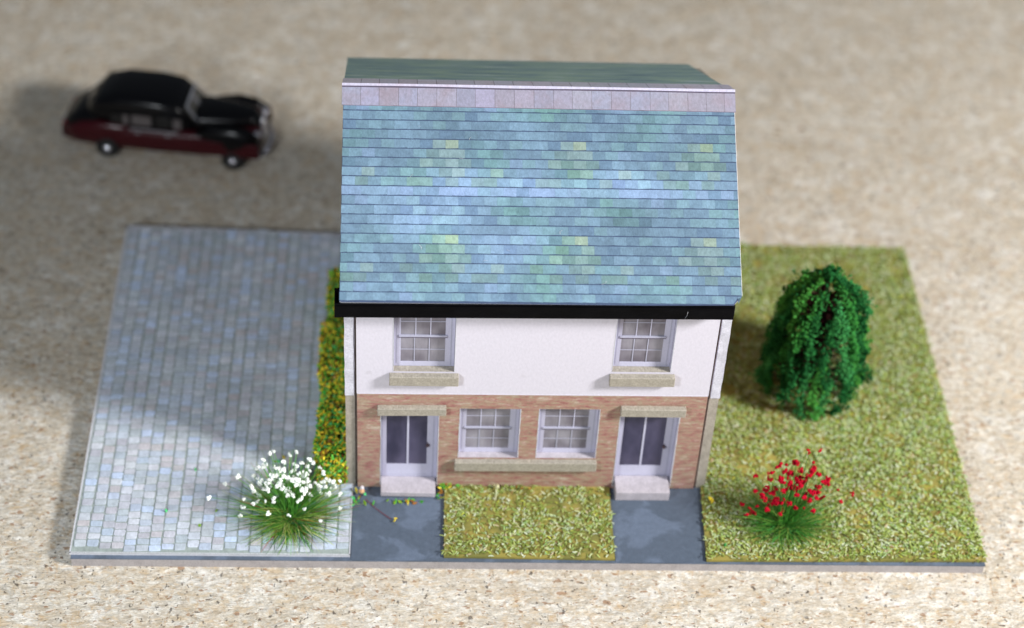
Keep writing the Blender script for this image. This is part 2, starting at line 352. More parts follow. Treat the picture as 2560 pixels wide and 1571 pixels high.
def lawn(poly, density, label, wild):
    mb = MB(); poly_prism(mb, poly, .0065, .05); lo = mb.build('lawn', M['lawn']); tag(lo, kind='structure', label=label)
    mb = MB(); xs = [p[0] for p in poly]; ys = [p[1] for p in poly]; n = int((max(xs)-min(xs))*(max(ys)-min(ys))*density)
    for _ in range(n):
        x, y = random.uniform(min(xs), max(xs)), random.uniform(min(ys), max(ys))
        if not inside(x, y, poly) or (4.2 < x < 9.75 and y > 1.55): continue
        d = noise.noise(Vector((x*2.2, y*2.2, wild)))
        if d < -.2 and random.random() < .6: continue
        edge = min(abs(x-min(xs)), abs(y-min(ys)))
        if edge < .1 and random.random() < .6: continue
        fibre(mb, x, y, .053+abs(random.gauss(0, .018)), random.uniform(.035, .095), random.uniform(.012, .026), vary(random.choices(FC, FW)[0], .12))
    tag(mb.build('grass', M['fibre']), kind='stuff', label='pale green scatter of grass fibres on '+('the small front lawn' if wild < 1 else 'the large side lawn'))
lawn([(5.64, .055), (8.25, .03), (8.255, 1.6), (5.655, 1.6)], 800, 'small square front lawn between the two slate blue paths', .5)
lawn([(9.655, .02), (14.0, .06), (13.968, 7.38), (9.80, 7.42), (9.715, 1.6)], 1150, 'large side lawn on the right of the house', 3.5)

# ================= house =================
H = empty('terraced_house', (4.294, 1.4836, .002), .006); tag(H, 'card model house with blue slate roof, white upper wall and brick ground floor', 'model house')
TH = .15; WX = 5.30; BZ = 2.10; WZ = 3.93
wins = {'ll': (1.56, 2.475, .706, 1.785), 'lr': (2.765, 3.685, .706, 1.79), 'ul': (.54, 1.445, 2.565, 3.78), 'ur': (3.80, 4.675, 2.595, 3.80)}
doors = {'dl': (.36, 1.235, .06, 1.64), 'dr': (4.01, 4.915, .06, 1.65)}
def holed(name, x0, x1, z0, z1, holes, mats, wob=0):
    """wall sheet with openings; face, cut reveals and back"""
    mb = MB(); xs = sorted({x0, x1, *[h[0] for h in holes], *[h[1] for h in holes]}); zs = sorted({z0, z1, *[h[2] for h in holes], *[h[3] for h in holes]})
    isin = lambda x, z: any(h[0] < x < h[1] and h[2] < z < h[3] for h in holes)
    for a, b in zip(xs, xs[1:]):
        for c, d in zip(zs, zs[1:]):
            if isin((a+b)/2, (c+d)/2): continue
            mb.face([(a, 0, c), (b, 0, c), (b, 0, d), (a, 0, d)], mi=0); mb.face([(a, TH, d), (b, TH, d), (b, TH, c), (a, TH, c)], mi=1)
    for a, b, c, d in holes:
        mb.face([(a, 0, c), (a, 0, d), (a, TH, d), (a, TH, c)], mi=1); mb.face([(b, 0, d), (b, 0, c), (b, TH, c), (b, TH, d)], mi=1)
        mb.face([(a, 0, d), (b, 0, d), (b, TH, d), (a, TH, d)], mi=1); mb.face([(a, 0, c), (a, TH, c), (b, TH, c), (b, 0, c)], mi=2)
    mb.face([(x0, 0, z0), (x0, 0, z1), (x0, TH, z1), (x0, TH, z0)], mi=1); mb.face([(x1, 0, z1), (x1, 0, z0), (x1, TH, z0), (x1, TH, z1)], mi=1)
    mb.face([(x0, 0, z1), (x1, 0, z1), (x1, TH, z1), (x0, TH, z1)], mi=1); mb.face([(x0, 0, z0), (x0, TH, z0), (x1, TH, z0), (x1, 0, z0)], mi=1)
    return mb.build(name, mats, H)
holed('upper_wall', -.006, WX+.006, BZ+.001, WZ, [wins['ul'], wins['ur']], [M['plaster'], M['reveal'], M['stone']])
holed('brick_wall', 0, WX, .02, BZ, [wins['ll'], wins['lr'], doors['dl'], doors['dr']], [M['brick'], M['reveal'], M['step']])
# brick paper front skin with its white cut edges is carried by the reveals; side walls
yr, zr, ye, ze, yb, zb = 2.645, 5.856, -.247, 4.175, 5.54, 4.257
sl = (zr-ze)/(yr-ye); sb = (zr-zb)/(yb-yr)
def side_wall(x0, x1):
    mb = MB(); prof = [(.035, .0), (5.29, .0), (5.29, zr-sb*(5.29-yr)-.06), (yr, zr-.06), (.035, zr-sl*(yr-.035)-.06)]
    n = len(prof); L = [(x0, y, z) for y, z in prof]; Rr = [(x1, y, z) for y, z in prof]
    mb.face(L[::-1] if x0 < 1 else L[::-1], mi=0); mb.face(Rr, mi=0)
    for i in range(n):
        if i == 4: continue
        j = (i+1) % n; mb.face([L[i], L[j], Rr[j], Rr[i]], mi=1)
    a, b = prof[4], prof[0]; zm = 2.06; dx = -.012 if x0 < 1 else .0; dx2 = .012 if x0 > 1 else 0
    mb.face([(x0, .035, 0), (x1, .035, 0), (x1, .035, zm), (x0, .035, zm)], mi=1); mb.face([(x0, .035, zm), (x1, .035, zm), (x1, .035, a[1]), (x0, .035, a[1])], mi=2)
    mb.build('side_wall', [M['brick'], M['bare_card'], M['whitewash']], H)
    q = MB(); n = 14; xs0, xs1 = x0-(.006 if x0 < 1 else -.012), x1+(-.012 if x0 < 1 else .006)
    pts0 = [(xs0+random.uniform(-.006, .005), zm-.03+(3.9-zm+.03)*i/n) for i in range(n+1)]; pts1 = [(xs1+random.uniform(-.005, .006), z) for _, z in pts0]
    for i in range(n):
        (a0, z0), (a1, z1), (b0, _), (b1, _) = pts0[i], pts0[i+1], pts1[i], pts1[i+1]
        q.face([(a0, .018, z0), (b0, .018, z0), (b1, .018, z1), (a1, .018, z1)]); q.face([(a0, .034, z0), (a0, .018, z0), (a1, .018, z1), (a1, .034, z1)]); q.face([(b0, .018, z0), (b0, .034, z0), (b1, .034, z1), (b1, .018, z1)])
    q.build('whitewashed_corner', M['whitewash'], H)
side_wall(-.175, -.035); side_wall(WX+.035, WX+.18)
mb = MB(); mb.box(-.03, WX+.03, 5.14, 5.285, 0, 4.25); mb.build('back_wall', M['brick'], H)
mb = MB()
for a, b, c, d in list(wins.values())+list(doors.values()):
    for x in (a, b):
        for i in range(10):
            z0_, z1_ = c+(d-c)*i/10, c+(d-c)*(i+1)/10; w_ = random.uniform(.006, .014); mb.box(x-(w_ if x == a else 0)+(.001 if x == a else -.001), x+(w_ if x == b else 0)+(.001 if x == a else -.001), -.003, .002, z0_, z1_)
tag(mb.build('cut_edge', M['card_edge'], H), kind='stuff')
# small white stone-paper lip between storeys
mb = MB()
n = 30
for i in range(n):
    a, b = WX*i/n, WX*(i+1)/n; mb.box(a, b, -.004, -.0005, BZ-.012, BZ+.002)
mb.build('cut_paper_edge', M['plaster'], H)
# windows
def window(x0, x1, z0, z1, seed):
    rnd = random.Random(seed); y = TH-.03
    mb = MB(); fx0, fx1 = x0+.004, x1-.004; gx0, gx1 = x0+.105, x1-.145; gz0 = z0+.095; gz1 = z1-.04; rz = (gz0+gz1)/2-.02
    mb.box(fx0, gx0, y, y+.02, z0+.003, z1); mb.box(gx1, fx1, y, y+.02, z0+.003, z1); mb.box(gx0, gx1, y, y+.02, z0+.003, gz0); mb.box(gx0, gx1, y, y+.02, gz1, z1)
    mb.box(fx0+.035, fx0+.05, y-.004, y, z0+.06, z1, mi=1); mb.box(fx1-.06, fx1-.045, y-.004, y, z0+.02, z1, mi=1)
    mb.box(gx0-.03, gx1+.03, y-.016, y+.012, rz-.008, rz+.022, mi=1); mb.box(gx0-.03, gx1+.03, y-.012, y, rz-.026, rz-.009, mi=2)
    pw_ = (gx1-gx0)/3; rows = [(gz0, gz0+(rz-gz0)*.48), (gz0+(rz-gz0)*.48, rz-.008), (rz+.022, rz+.022+(gz1-rz-.022)*.5), (rz+.022+(gz1-rz-.022)*.5, gz1)]
    for k in (1, 2):
        off = -.015; xx = gx0+pw_*k
        mb.box(xx-.008, xx+.008, y-.002, y+.004, rz+.022, gz1, mi=0); mb.box(xx-.007+off, xx+.007+off, y-.002, y+.004, gz0, rz-.008, mi=1)
    for zz in (rows[0][1], rows[2][1]): mb.box(gx0, gx1, y, y+.003, zz-.006, zz+.006, mi=1)
    wo = mb.build('window', [M['frame'], M['bar'], M['rail_dark']], H)
    for c_ in range(3):
        for a, b in rows:
            q = MB(); xa, xb = gx0+pw_*c_, gx0+pw_*(c_+1); q.box(xa+.001, xb-.001, y+.006, y+.018, a, b); q.build('pane', M['curtain'], wo)
for k, v in enumerate(wins.values()): window(*v, k)
for x in (-.03, WX+.002): mb = MB(); mb.box(x, x+.028, .10, .14, .0, 3.9); mb.build('joint_filler', M['bare_card'], H)
mb = MB(); mb.box(.006, WX-.006, TH+.003, TH+.02, .05, 4.0); mb.build('backing_card', M['reveal'], H)
# doors
def door(x0, x1, z0, z1):
    y = TH-.03; mb = MB(); p = [(x0+.085, x0+.40), (x0+.43, x1-.165)]; pz0, pz1 = .42, 1.53
    mb.box(x0+.004, p[0][0], y, y+.02, z0, z1-.01); mb.box(p[0][1], p[1][0], y, y+.02, z0, z1-.01); mb.box(p[1][1], x1-.004, y, y+.02, z0, z1-.01)
    for a, b in p: mb.box(a, b, y, y+.02, z0, pz0); mb.box(a, b, y, y+.02, pz1, z1-.01)
    mb.box(x1-.075, x1-.06, y-.004, y, z0, z1-.01, mi=1); mb.box(x0+.02, x0+.03, y-.004, y, z0, z1-.01, mi=1); mb.box(x0+.1, x1-.17, y-.003, y, .19, .2, mi=1)
    d = mb.build('door', [M['frame'], M['bar']], H)
    for a, b in p: q = MB(); q.box(a, b, y+.008, y+.018, pz0, pz1); q.build('pane', M['door_glass'], d)
    q = MB(); blob(q, (x1-.155, y-.012, .86), .034, W4, .1); q.box(x1-.16, x1-.15, y-.006, y-.001, .8, .92); q.build('handle', M['handle'], d)
for v in doors.values(): door(*v)
# sills, lintels, steps
def stonebar(name, x0, x1, z0, z1, p, mat, tilt=0, y1=0.0):
    mb = MB(); mb.box(-(x1-x0)/2, (x1-x0)/2, -p, y1, 0, z1-z0, bev=.009); o = mb.build(name, mat, H, ((x0+x1)/2, -.001, z0)); o.rotation_euler = (0, tilt, 0)
    return o
stonebar('sill', .48, 1.51, 2.36, 2.545, .11, M['stone'], .004); stonebar('sill', 3.765, 4.745, 2.385, 2.565, .11, M['stone'], -.002); stonebar('sill', 1.50, 3.71, .495, .685, .10, M['stone'])
stonebar('lintel', .305, 1.345, 1.715, 1.865, .10, M['stone'], -.01); stonebar('lintel', 3.99, 4.985, 1.725, 1.885, .10, M['stone'], .008)
o = stonebar('doorstep', .36, 1.21, .045, .145, .23, M['step'], .022, .115); o = stonebar('doorstep', 4.035, 4.885, .006, .195, .25, M['step'], 0, .115)
# window ledges inside the openings
# gutter: open-topped black trough
mb = MB(); g0, g1, gb, gt = -.285, 5.46, 3.885, 4.15
mb.box(g0, g1, -.262, -.225, gb, gt, bev=.01); mb.box(g0, g1, -.224, .03, gb+.002, gb+.03); mb.box(g0, g0+.02, -.224, .0, gb+.031, gt-.01); mb.box(g1-.02, g1, -.224, .0, gb+.031, gt-.01)
mb.box(g0+.03, g1-.03, -.272, -.2625, gt-.05, gt-.025); mb.box(g0, g1, .001, .03, gb+.031, gt+.05)
go = mb.build('gutter', M['black'], H); go.rotation_euler = (0, -.006, 0)
# roof
RX0, RX1 = -.235, 5.535
L = math.hypot(yr-ye, zr-ze); sd_ = Vector((0, (yr-ye)/L, (zr-ze)/L)); nd = Vector((0, -(zr-ze)/L, (yr-ye)/L)); O = Vector((0, ye, ze))
def rp(x, s_, h=0): return O+Vector((x, 0, 0))+sd_*s_+nd*h
mb = MB(); T = .05
def slab(mb, P, t_n, mt=0, ms=1):
    lo = [p-t_n for p in P]; mb.face(P, mi=mt); mb.face(lo[::-1], mi=ms)
    for i in range(len(P)): j = (i+1) % len(P); mb.face([P[j], P[i], lo[i], lo[j]], mi=ms)
slab(mb, [rp(RX0, .02), rp(RX0+.03, 0), rp(RX1-.14, 0), rp(RX1, .155), rp(RX1, L), rp(RX0, L)], nd*T)
Lb = math.hypot(yb-yr, zr-zb); sbv = Vector((0, (yb-yr)/Lb, -(zr-zb)/Lb)); nb = Vector((0, (zr-zb)/Lb, (yb-yr)/Lb)); OR = Vector((0, yr, zr))
def rq(x, s_, h=0): return OR+Vector((x, 0, 0))+sbv*s_+nb*h
slab(mb, [rq(RX0, 0), rq(5.47, 0), rq(5.47, .72), rq(5.30, 3.2), rq(RX0-.02, Lb)][::-1], nb*T, 2, 1)
roof = mb.build('roof', [M['slate_gap'], M['card_edge'], M['rear']], H, fixn=True)
CC = {'Y': (162, 176, 152), 'P': (140, 163, 164), 'G': (116, 141, 144), 'B': (116, 140, 164), 'D': (106, 129, 158), 'L': (132, 159, 184), 'V': (136, 156, 190), 'T': (132, 163, 176)}
PAT = ["YBBLBTLLDP", "PBLLBBBTGP", "PGDLLBTBPG", "PLLPBBGBLG", "GBGGBTBGGB", "VVLVVVVVLV", "LDBVLBLTTB", "TDLBLBLTBB", "TLBBLBLLBT", "DBBBBLLLBD"]
q = MB(); sw, sh = .187, .1465
def slate_mesh():
    q = MB(); a, b = sw/2-.0004, sh/2-.0075; e = random.uniform(-.005, .005)
    vs = [(-a, -b+e, 0), (a, -b-e, 0), (a, b, 0), (-a, b, 0), (-a, -b+e, .008), (a, -b-e, .008), (a, b, .003), (-a, b, .003)]
    q.mesh(vs, [(4, 5, 6, 7), (0, 1, 5, 4), (1, 2, 6, 5), (2, 3, 7, 6), (3, 0, 4, 7)]); return q
sq = [slate_mesh() for _ in range(4)]; sdt = datas(sq, 'slate', M['slate'])
rot = Matrix(((1, 0, 0), (0, sd_.y, nd.y), (0, sd_.z, nd.z))).to_4x4()
cnt = 0; rest = MB(); order = []
for k in range(21):
    d = {0: 7, 1: 6, 2: 4}.get(k, (6-k) % 10); off = .5*(d % 2)
    for j in range(-9, 24):
        x = 1.36+(j+off)*sw
        x0, x1 = max(RX0, x-sw/2), min(RX1, x+sw/2)
        if x1-x0 < .02: continue
        sy0, sy1 = .012+k*sh+(.012 if k == 0 else 0), .012+(k+1)*sh
        code = PAT[d][j % 10]; order.append((k, x0, x1, sy0, sy1, code, j))
MID = (104, 134, 152)
def bump2(x, y, cx, cy, rx, ry): return math.exp(-((x-cx)/rx)**2-((y-cy)/ry)**2)
def sheen_wash(x, v):
    """broad pale sheen and darker areas, printed into the slate colours"""
    t = .40*bump2(x, v, 3.2, 1.82, 2.9, .22)+.38*bump2(x, v, 1.0, 1.35, .8, .5)+.34*bump2(x, v, 2.3, .85, .75, .38)+.12*bump2(x, v, .5, .15, 1.2, .2)  # pale sheen band and blotches, painted as lighter slate tone
    t -= .16*bump2(x, v, 3.9, 1.2, .7, .5)+.14*bump2(x, v, 5.0, 2.2, .8, .5)+.07*bump2(x, v, 2.7, 2.6, 1.6, .3)
    return 1+t+.10*noise.noise(Vector((x*1.1, v*2.2, 2)))
for k, x0, x1, s0, s1, code, j in order:
    c = CC[code]
    if random.random() < .15 and code != 'Y': c = CC[random.choice('BLTBDV')]
    mx = .25 if code in 'YPG' else .42
    c = tuple(v_*(1-mx)+m_*mx for v_, m_ in zip(c, MID))
    xm, sm_ = (x0+x1)/2, (s0+s1)/2; tone = sheen_wash(xm, sm_)
    gr = max(0, noise.noise(Vector((xm*1.3+4, sm_*1.8, 9)))); bl = max(0, tone-1.1)
    c = lin((c[0]*(1-.10*gr+.16*bl), c[1]*(1+.02*gr+.06*bl), c[2]*(1-.16*gr+.18*bl))); c = vary(tuple(v_*tone*.90 for v_ in c[:3])+(1,), .022)
    cx, cy = (x0+x1)/2, (s0+s1)/2; sx = (x1-x0)/sw; m_ = random.randrange(4)
    chop = k == 0 and x1 > RX1-.16
    if x1 > RX1-.01: x1 = RX1
    if cnt < 300 and not chop:
        o = bpy.data.objects.new('slate', sdt[m_]); mm = rot.copy(); mm.translation = rp(cx, cy, .0015); o.parent = roof
        o.matrix_local = mm @ Matrix.Diagonal((sx, (s1-s0)/sh, 1, 1)); o.color = c; sc.collection.objects.link(o); cnt += 1
    elif chop:
        a, b = x0+.002, min(x1, RX1); zz = [(a, s0+.01), (max(a+.01, RX1-.13) if x0 < RX1-.14 else a, s0+.01+(max(0, a-(RX1-.14)))), (b, min(s1-.02, s0+.02+(b-(RX1-.14)))), (b, s1-.012), (a, s1-.012)]
        rest.face([rp(u, v_, .007) for u, v_ in zz], c)
    else:
        rest.mesh([rp(cx+vx*sx, cy+vy, .0015+vz) for vx, vy, vz in sq[m_].v], sq[m_].f, c)
tag(rest.build('slates', M['slate_far'], roof), kind='stuff')
mb = MB()
for i in range(24):
    s0, s1 = .16+(L-.16)*i/24, .16+(L-.16)*(i+1)/24; mb.face([rp(RX1-.001, s0, .009), rp(RX1+.006, s0, .0), rp(RX1+.006, s1, .0), rp(RX1-.001, s1, .009)]); pass
mb.build('cut_edge', M['card_edge'], roof)
# ridge capping: strip of tiles folded over the ridge
cap = MB(); cl, cr = RX0-.02, RX1+.02
cap.face([rp(cl, L-.33, .016), rp(cr, L-.345, .016), rp(cr, L, .016), rp(cl, L, .016)]); cap.face([rp(cl, L-.33, .004), rp(cl, L-.33, .016), rp(cr, L-.345, .016), rp(cr, L-.345, .004)][::-1])
cap.face([rq(cl, 0, .016), rq(cr, 0, .016), rq(cr, .6, .012), rq(cl, .6, .012)])
cp = cap.build('ridge_capping', M['rust'], H, fixn=False)
RC = [(206, 203, 222), (200, 199, 217), (209, 206, 223), (201, 201, 219), (204, 199, 214)]
x = cl; i = 0
while x < cr-.04:
    wd = random.choice((.27, .285, .29, .275)); x1 = min(cr, x+wd)
    if cr-x1 < .1: x1 = cr
    for part in (0, 1):
        q = MB()
        s0 = L-.325-.014*(x-cl)/5.7; s1 = L-.045
        if part == 0: P = [rp(x+.0025, s0, .021), rp(x1-.0025, s0-.0007, .021), rp(x1-.0025, s1, .021), rp(x+.0025, s1, .021)]; q.face(P); slab(q, P, nd*.004, 0, 0)
        else: P = [rq(x+.004, .005, .022), rq(x1-.004, .005, .022), rq(x1-.004, .58, .018), rq(x+.004, .58, .018)]; slab(q, P, nb*.004, 0, 0)
        o = q.build('ridge_tile', M['ridge'], cp, fixn=True); c = vary(lin(random.choice(RC)), .05)
        o.color = c
    x = x1; i += 1
# raised fold along the ridge; the shadow gap below is a painted dark strip
mb = MB(); n = 40
for i in range(n):
    a = cl+(cr-cl)*i/n; b = cl+(cr-cl)*(i+1)/n; w0 = .004*math.sin(a*2.1); w1 = .004*math.sin(b*2.1)
    P = [rp(a, L-.028+w0, .034), rp(b, L-.028+w1, .034), rp(b, L+.012, .036), rp(a, L+.012, .036)]; slab(mb, P, nd*.006)
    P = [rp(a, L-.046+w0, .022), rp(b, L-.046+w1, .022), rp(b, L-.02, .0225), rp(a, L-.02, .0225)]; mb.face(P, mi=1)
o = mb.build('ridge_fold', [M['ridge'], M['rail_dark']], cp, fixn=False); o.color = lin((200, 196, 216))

# ================= conifer =================
tree = empty('conifer_tree', (11.72, 3.82, .06)); tag(tree, 'dark green egg-shaped foam foliage tree standing on the side lawn', 'tree')
prof = [(0, .74), (.15, .77), (.5, .81), (1.0, .80), (1.4, .77), (1.8, .68), (2.1, .56), (2.3, .40), (2.42, .22), (2.55, .10)]
def rad(z):
    for (a, ra), (b, rb) in zip(prof, prof[1:]):
        if a <= z <= b: return ra+(rb-ra)*(z-a)/(b-a)
    return .05
mb = MB(); ribbon(mb, [Vector((0, 0, -.01)), Vector((.02, 0, .8)), Vector((0, .02, 1.6)), Vector((0, 0, 2.3))], [.16, .13, .09, .04], W4); mb.build('trunk', M['bark'], tree)
mb = MB()
for k in range(240):
    z = random.uniform(.05, 2.2); a = random.uniform(0, 6.28); r = rad(z)*.8; d = Vector((math.cos(a), math.sin(a), 0)); ribbon(mb, [Vector((0, 0, z*.9)), d*r*.5+Vector((0, 0, z)), d*r+Vector((0, 0, z+.1))], [.06, .04, .02], W4)
mb.build('branches', M['bark'], tree)['kind'] = 'stuff'
mb = MB(); GR = [lin((54, 122, 54)), lin((40, 102, 50)), lin((70, 138, 58)), lin((30, 86, 42)), lin((56, 124, 66))]
NS = 23
for tier, (n_s, zlo, zhi) in enumerate(((NS, .0, 1.25), (NS-3, .7, 2.0), (17, 1.4, 2.45))):
    for k in range(n_s):
        a = 2*math.pi*(k+random.uniform(-.3, .3))/n_s; ztop = zhi+random.uniform(-.3, .05); zbm = max(.0, zlo+random.uniform(-.1, .35)); z = ztop; k1 = random.uniform(.82, 1.08)+(.03 if tier == 0 else 0); ph = random.uniform(0, 6); c0 = random.choice(GR)
        while z > zbm:
            u = (ztop-z)/(ztop-zbm); aa = a+.07*math.sin(z*6+ph); r = rad(z)*k1*(.80+.20*min(1, u*3))*(1+.07*math.sin(z*13+ph)); wid = .040+.022*math.sin(z*11+ph)
            for _ in range(19):
                p = Vector((r*math.cos(aa), r*math.sin(aa), z))+Vector([random.gauss(0, wid) for _ in range(3)]); p.z = max(p.z, .02)
                blob(mb, p, random.uniform(.010, .025), vary(c0, .3), .5)
            z -= .05
for _ in range(60):
    blob(mb, (random.gauss(0, .06), random.gauss(0, .06), 2.46+random.uniform(-.08, .14)), .035, vary(GR[3], .2), .4)
tag(mb.build('crown', M['flock'], tree), kind='stuff')

# ================= hedge =================
hd = empty('hedge', (4.0, 3.2, .05)); tag(hd, 'low hedge of yellow, green and brown flock along the left wall of the house', 'hedge')
HC = [(lin((84, 168, 66)), 4), (lin((226, 200, 60)), 4.6), (lin((134, 174, 52)), 3), (lin((150, 100, 44)), 1.4), (lin((80, 182, 110)), 1.2), (lin((74, 82, 30)), 1.8), (lin((186, 150, 90)), .4)]
mb = MB()
def leafbit(mb, p, c, s_=1):
    a = Vector([random.gauss(0, 1) for _ in range(3)]).normalized(); b = a.orthogonal().normalized(); ln = random.uniform(.03, .06)*s_; wd = random.uniform(.014, .028)*s_
    n_ = a.cross(b)*.006; P = [p-a*ln, p+b*wd, p+a*ln, p-b*wd]; v = [q_+n_ for q_ in P]+[q_-n_ for q_ in P]
    mb.mesh(v, [(0, 1, 2, 3), (7, 6, 5, 4), (0, 4, 5, 1), (1, 5, 6, 2), (2, 6, 7, 3), (3, 7, 4, 0)], c)
hc = [c for c, _ in HC]; hw = [w_ for _, w_ in HC]
def hedge_run(y0, y1, x0, x1, h, n):
    for _ in range(n):
        y = random.uniform(y0, y1); t = random.random(); wv_ = .06*noise.noise(Vector((y*2.3, h, 0)))+.04*noise.noise(Vector((y*7, 3, 0)))
        hh = h*(1+.25*noise.noise(Vector((y*1.9, 5, 1)))); endt = min(1, min(y-y0, y1-y)/.25+.35); hh *= endt
        if t < .5: p = Vector((x0+wv_+random.uniform(-.05, .05), y, random.uniform(0, hh)))
        elif t < .9: p = Vector((random.uniform(x0+wv_, x1), y, hh-random.uniform(-.04, .08)))
        else: p = Vector((random.uniform(x0+.03, x1), y0+random.uniform(0, .08), random.uniform(0, hh*.8)))
        zf = p.z/h; p.x += .07*(1-zf)*(1 if p.x < x0+.1 else 0)
        leafbit(mb, p-Vector((4.0, 3.2, 0)), vary(random.choices(hc, hw)[0], .25))
hedge_run(1.5, 4.75, 3.67, 4.13, .62, 7200); hedge_run(4.9, 6.1, 3.72, 4.1, .62, 1600)
tag(mb.build('foliage', M['flock'], hd), kind='stuff')
mb = MB(); mb.box(-.2, .11, -1.55, 1.45, .0, .5); mb.box(-.05, .08, 1.95, 2.5, .0, .45); mb.build('foam_core', gloss('brown_foam', (58, 48, 24), .9, 0, .1), hd)

# ================= flower tufts =================
def tuft(loc, label, petal, cols, nbl, nfl, spread, seed, blade_len, mound, fsize):
    rnd = random.Random(seed); st = random.getstate(); random.seed(seed)
    t = empty('flower_tuft', loc); tag(t, label, 'flower tuft')
    mb = MB()
    def stem(az, el, ln, wd, c, bend=.5, r0=.12):
        if math.sin(az) < -.2: ln *= 1+.32*math.sin(az)
        p = Vector((r0*rnd.uniform(-1, 1), r0*rnd.uniform(-1, 1), 0)); pts = [p.copy()]; e = el
        n = 5
        for i in range(n):
            d = Vector((math.cos(az)*math.cos(e), math.sin(az)*math.cos(e), math.sin(e))); p = p+d*ln/n; p.z = max(p.z, .012); pts.append(p.copy()); e -= bend/n
        ribbon(mb, pts, [wd, wd, wd*.9, wd*.8, wd*.6, wd*.25], c); return pts
    cc = [lin(c) for c, _ in cols]; cw = [w_ for _, w_ in cols]
    for _ in range(nbl):
        az = rnd.uniform(0, 6.283); el = abs(rnd.gauss(0, .42))+.06; stem(az, el, rnd.uniform(*blade_len)*(1-.25*(el > 1)), rnd.uniform(.006, .015), vary(rnd.choices(cc, cw)[0], .3), rnd.uniform(-.1, .6))
    fl = []
    for _ in range(nfl):
        (cx, cy, cz), (sx, sy, sz) = mound
        if rnd.random() < .06: sx, sy, sz = sx*1.35, sy*1.2, sz*1.2
        e = Vector((cx+rnd.gauss(0, sx), cy+rnd.gauss(0, sy), cz+rnd.gauss(0, sz))); e.z = max(.25, e.z-.5*max(0, abs(e.x-cx)-.3))
        b0 = Vector((rnd.uniform(-.12, .12), rnd.uniform(-.1, .1), 0)); mid = b0.lerp(e, .5)+Vector((0, 0, .06))
        ribbon(mb, [b0, b0.lerp(mid, .5)+Vector((0, 0, .03)), mid, mid.lerp(e, .55)+Vector((0, 0, .02)), e], [.012, .011, .010, .009, .007], vary(cc[0], .25)); fl.append(e)
    tag(mb.build('blades', M['fibre'], t), kind='stuff')
    for p in fl:
        q = MB(); last = Vector((0, 0, 0))
        for b_ in range(rnd.choice((2, 4, 5, 7, 9))):
            if b_: last = last*.7+Vector([rnd.uniform(-1, 1) for _ in range(3)]).normalized()*.030*fsize
            blob(q, last, rnd.uniform(.017, .032)*fsize, vary(petal, .08), .5)
        q.build('flower', M['flock'], t, p)
    random.setstate(st)
tuft((3.27, .76, .055), 'grass tuft with white blossoms on the front corner of the cobbled yard', lin((240, 244, 238)),
     [((84, 146, 54), 5), ((122, 164, 66), 4), ((50, 104, 40), 4), ((168, 184, 92), 2.4), ((136, 100, 66), 1.2), ((150, 44, 38), .35), ((80, 150, 110), .8), ((196, 200, 130), .8)], 1000, 165, .58, 5, (.45, 1.1), ((.0, .22, .63), (.34, .21, .17)), .82)
tuft((10.95, .72, .055), 'grass tuft with crimson blossoms on the side lawn right of the path', lin((170, 16, 40)),
     [((70, 134, 46), 5), ((104, 148, 60), 3), ((46, 98, 36), 5), ((130, 150, 70), 2), ((70, 146, 70), 2)], 850, 120, .42, 11, (.35, .9), ((.05, .12, .76), (.34, .19, .21)), .9)

# ================= loose bits =================
mb = MB()
def drop(x, y, z, n, sx, sy, s_=1.0, cols=None):
    for _ in range(n): leafbit(mb, Vector((x+random.gauss(0, sx), y+random.gauss(0, sy), z+random.uniform(0, .02))), vary(random.choice(cols or hc[:5]), .15), s_)
drop(5.1, 1.17, .02, 16, .16, .03); drop(5.66, 1.42, .09, 16, .07, .05); drop(5.58, 1.3, .03, 6, .02, .05); drop(4.33, 1.22, .04, 10, .05, .08); drop(4.9, .78, .03, 2, .02, .02, 1, [hc[1]]); drop(3.0, 1.95, .07, 3, .1, .1); drop(9.86, 1.18, .09, 2, .03, .02, 1.2, [hc[1]])
drop(9.97, .3, .08, 1, .01, .01, .8, [lin((70, 170, 90))]); drop(2.2, 1.2, .07, 4, .5, .3); drop(6.8, 1.42, .09, 3, .5, .02, 1, [hc[3]])
tag(mb.build('scattered_flock', M['flock']), kind='stuff', label='stray yellow and green flock crumbs scattered round the left doorstep')
mb = MB()
for x, y, z in ((4.36, 1.30, .12),): blob(mb, (x, y, z), .05, lin((214, 170, 130)), .25); blob(mb, (x+.01, y+.02, z+.05), .035, lin((225, 220, 225)), .25)
blob(mb, (6.48, 1.42, .13), .042, lin((206, 204, 160)), .2); ribbon(mb, [Vector((6.47, 1.40, .1)), Vector((6.46, 1.3, .07)), Vector((6.45, 1.22, .06))], .02, lin((200, 200, 160)))
ribbon(mb, [Vector((4.42, 1.22, .03)), Vector((4.6, 1.02, .02)), Vector((4.82, .82, .02))], [.012, .010, .014], lin((112, 60, 70)))
tag(mb.build('scattered_crumbs', M['flock']), kind='stuff', label='stray pale crumbs and a red stalk lying at the house corner and wall foot')
mb = MB()
def lint(p0, p1, c=(205, 205, 212), wd=.0045):
    p0, p1 = Vector(p0), Vector(p1); mid = (p0+p1)/2+Vector((random.gauss(0, .02), 0, .004)); ribbon(mb, [p0, mid, p1], wd, lin(c))
for x in (4.75,):
    P0 = Vector((4.294+x, 1.4836-.28, 4.12)); lint(P0, P0+Vector((random.uniform(-.06, .06), -.01, -.12)))
for _ in range(9):
    x, s_ = random.uniform(.5, 5), random.uniform(.3, 2.8); P0 = rp(x, s_, .015)+Vector((4.294, 1.4836, 0)); P1 = rp(x+random.uniform(.02, .07), s_+random.uniform(-.08, .08), .018)+Vector((4.294, 1.4836, 0)); lint(P0, P1)
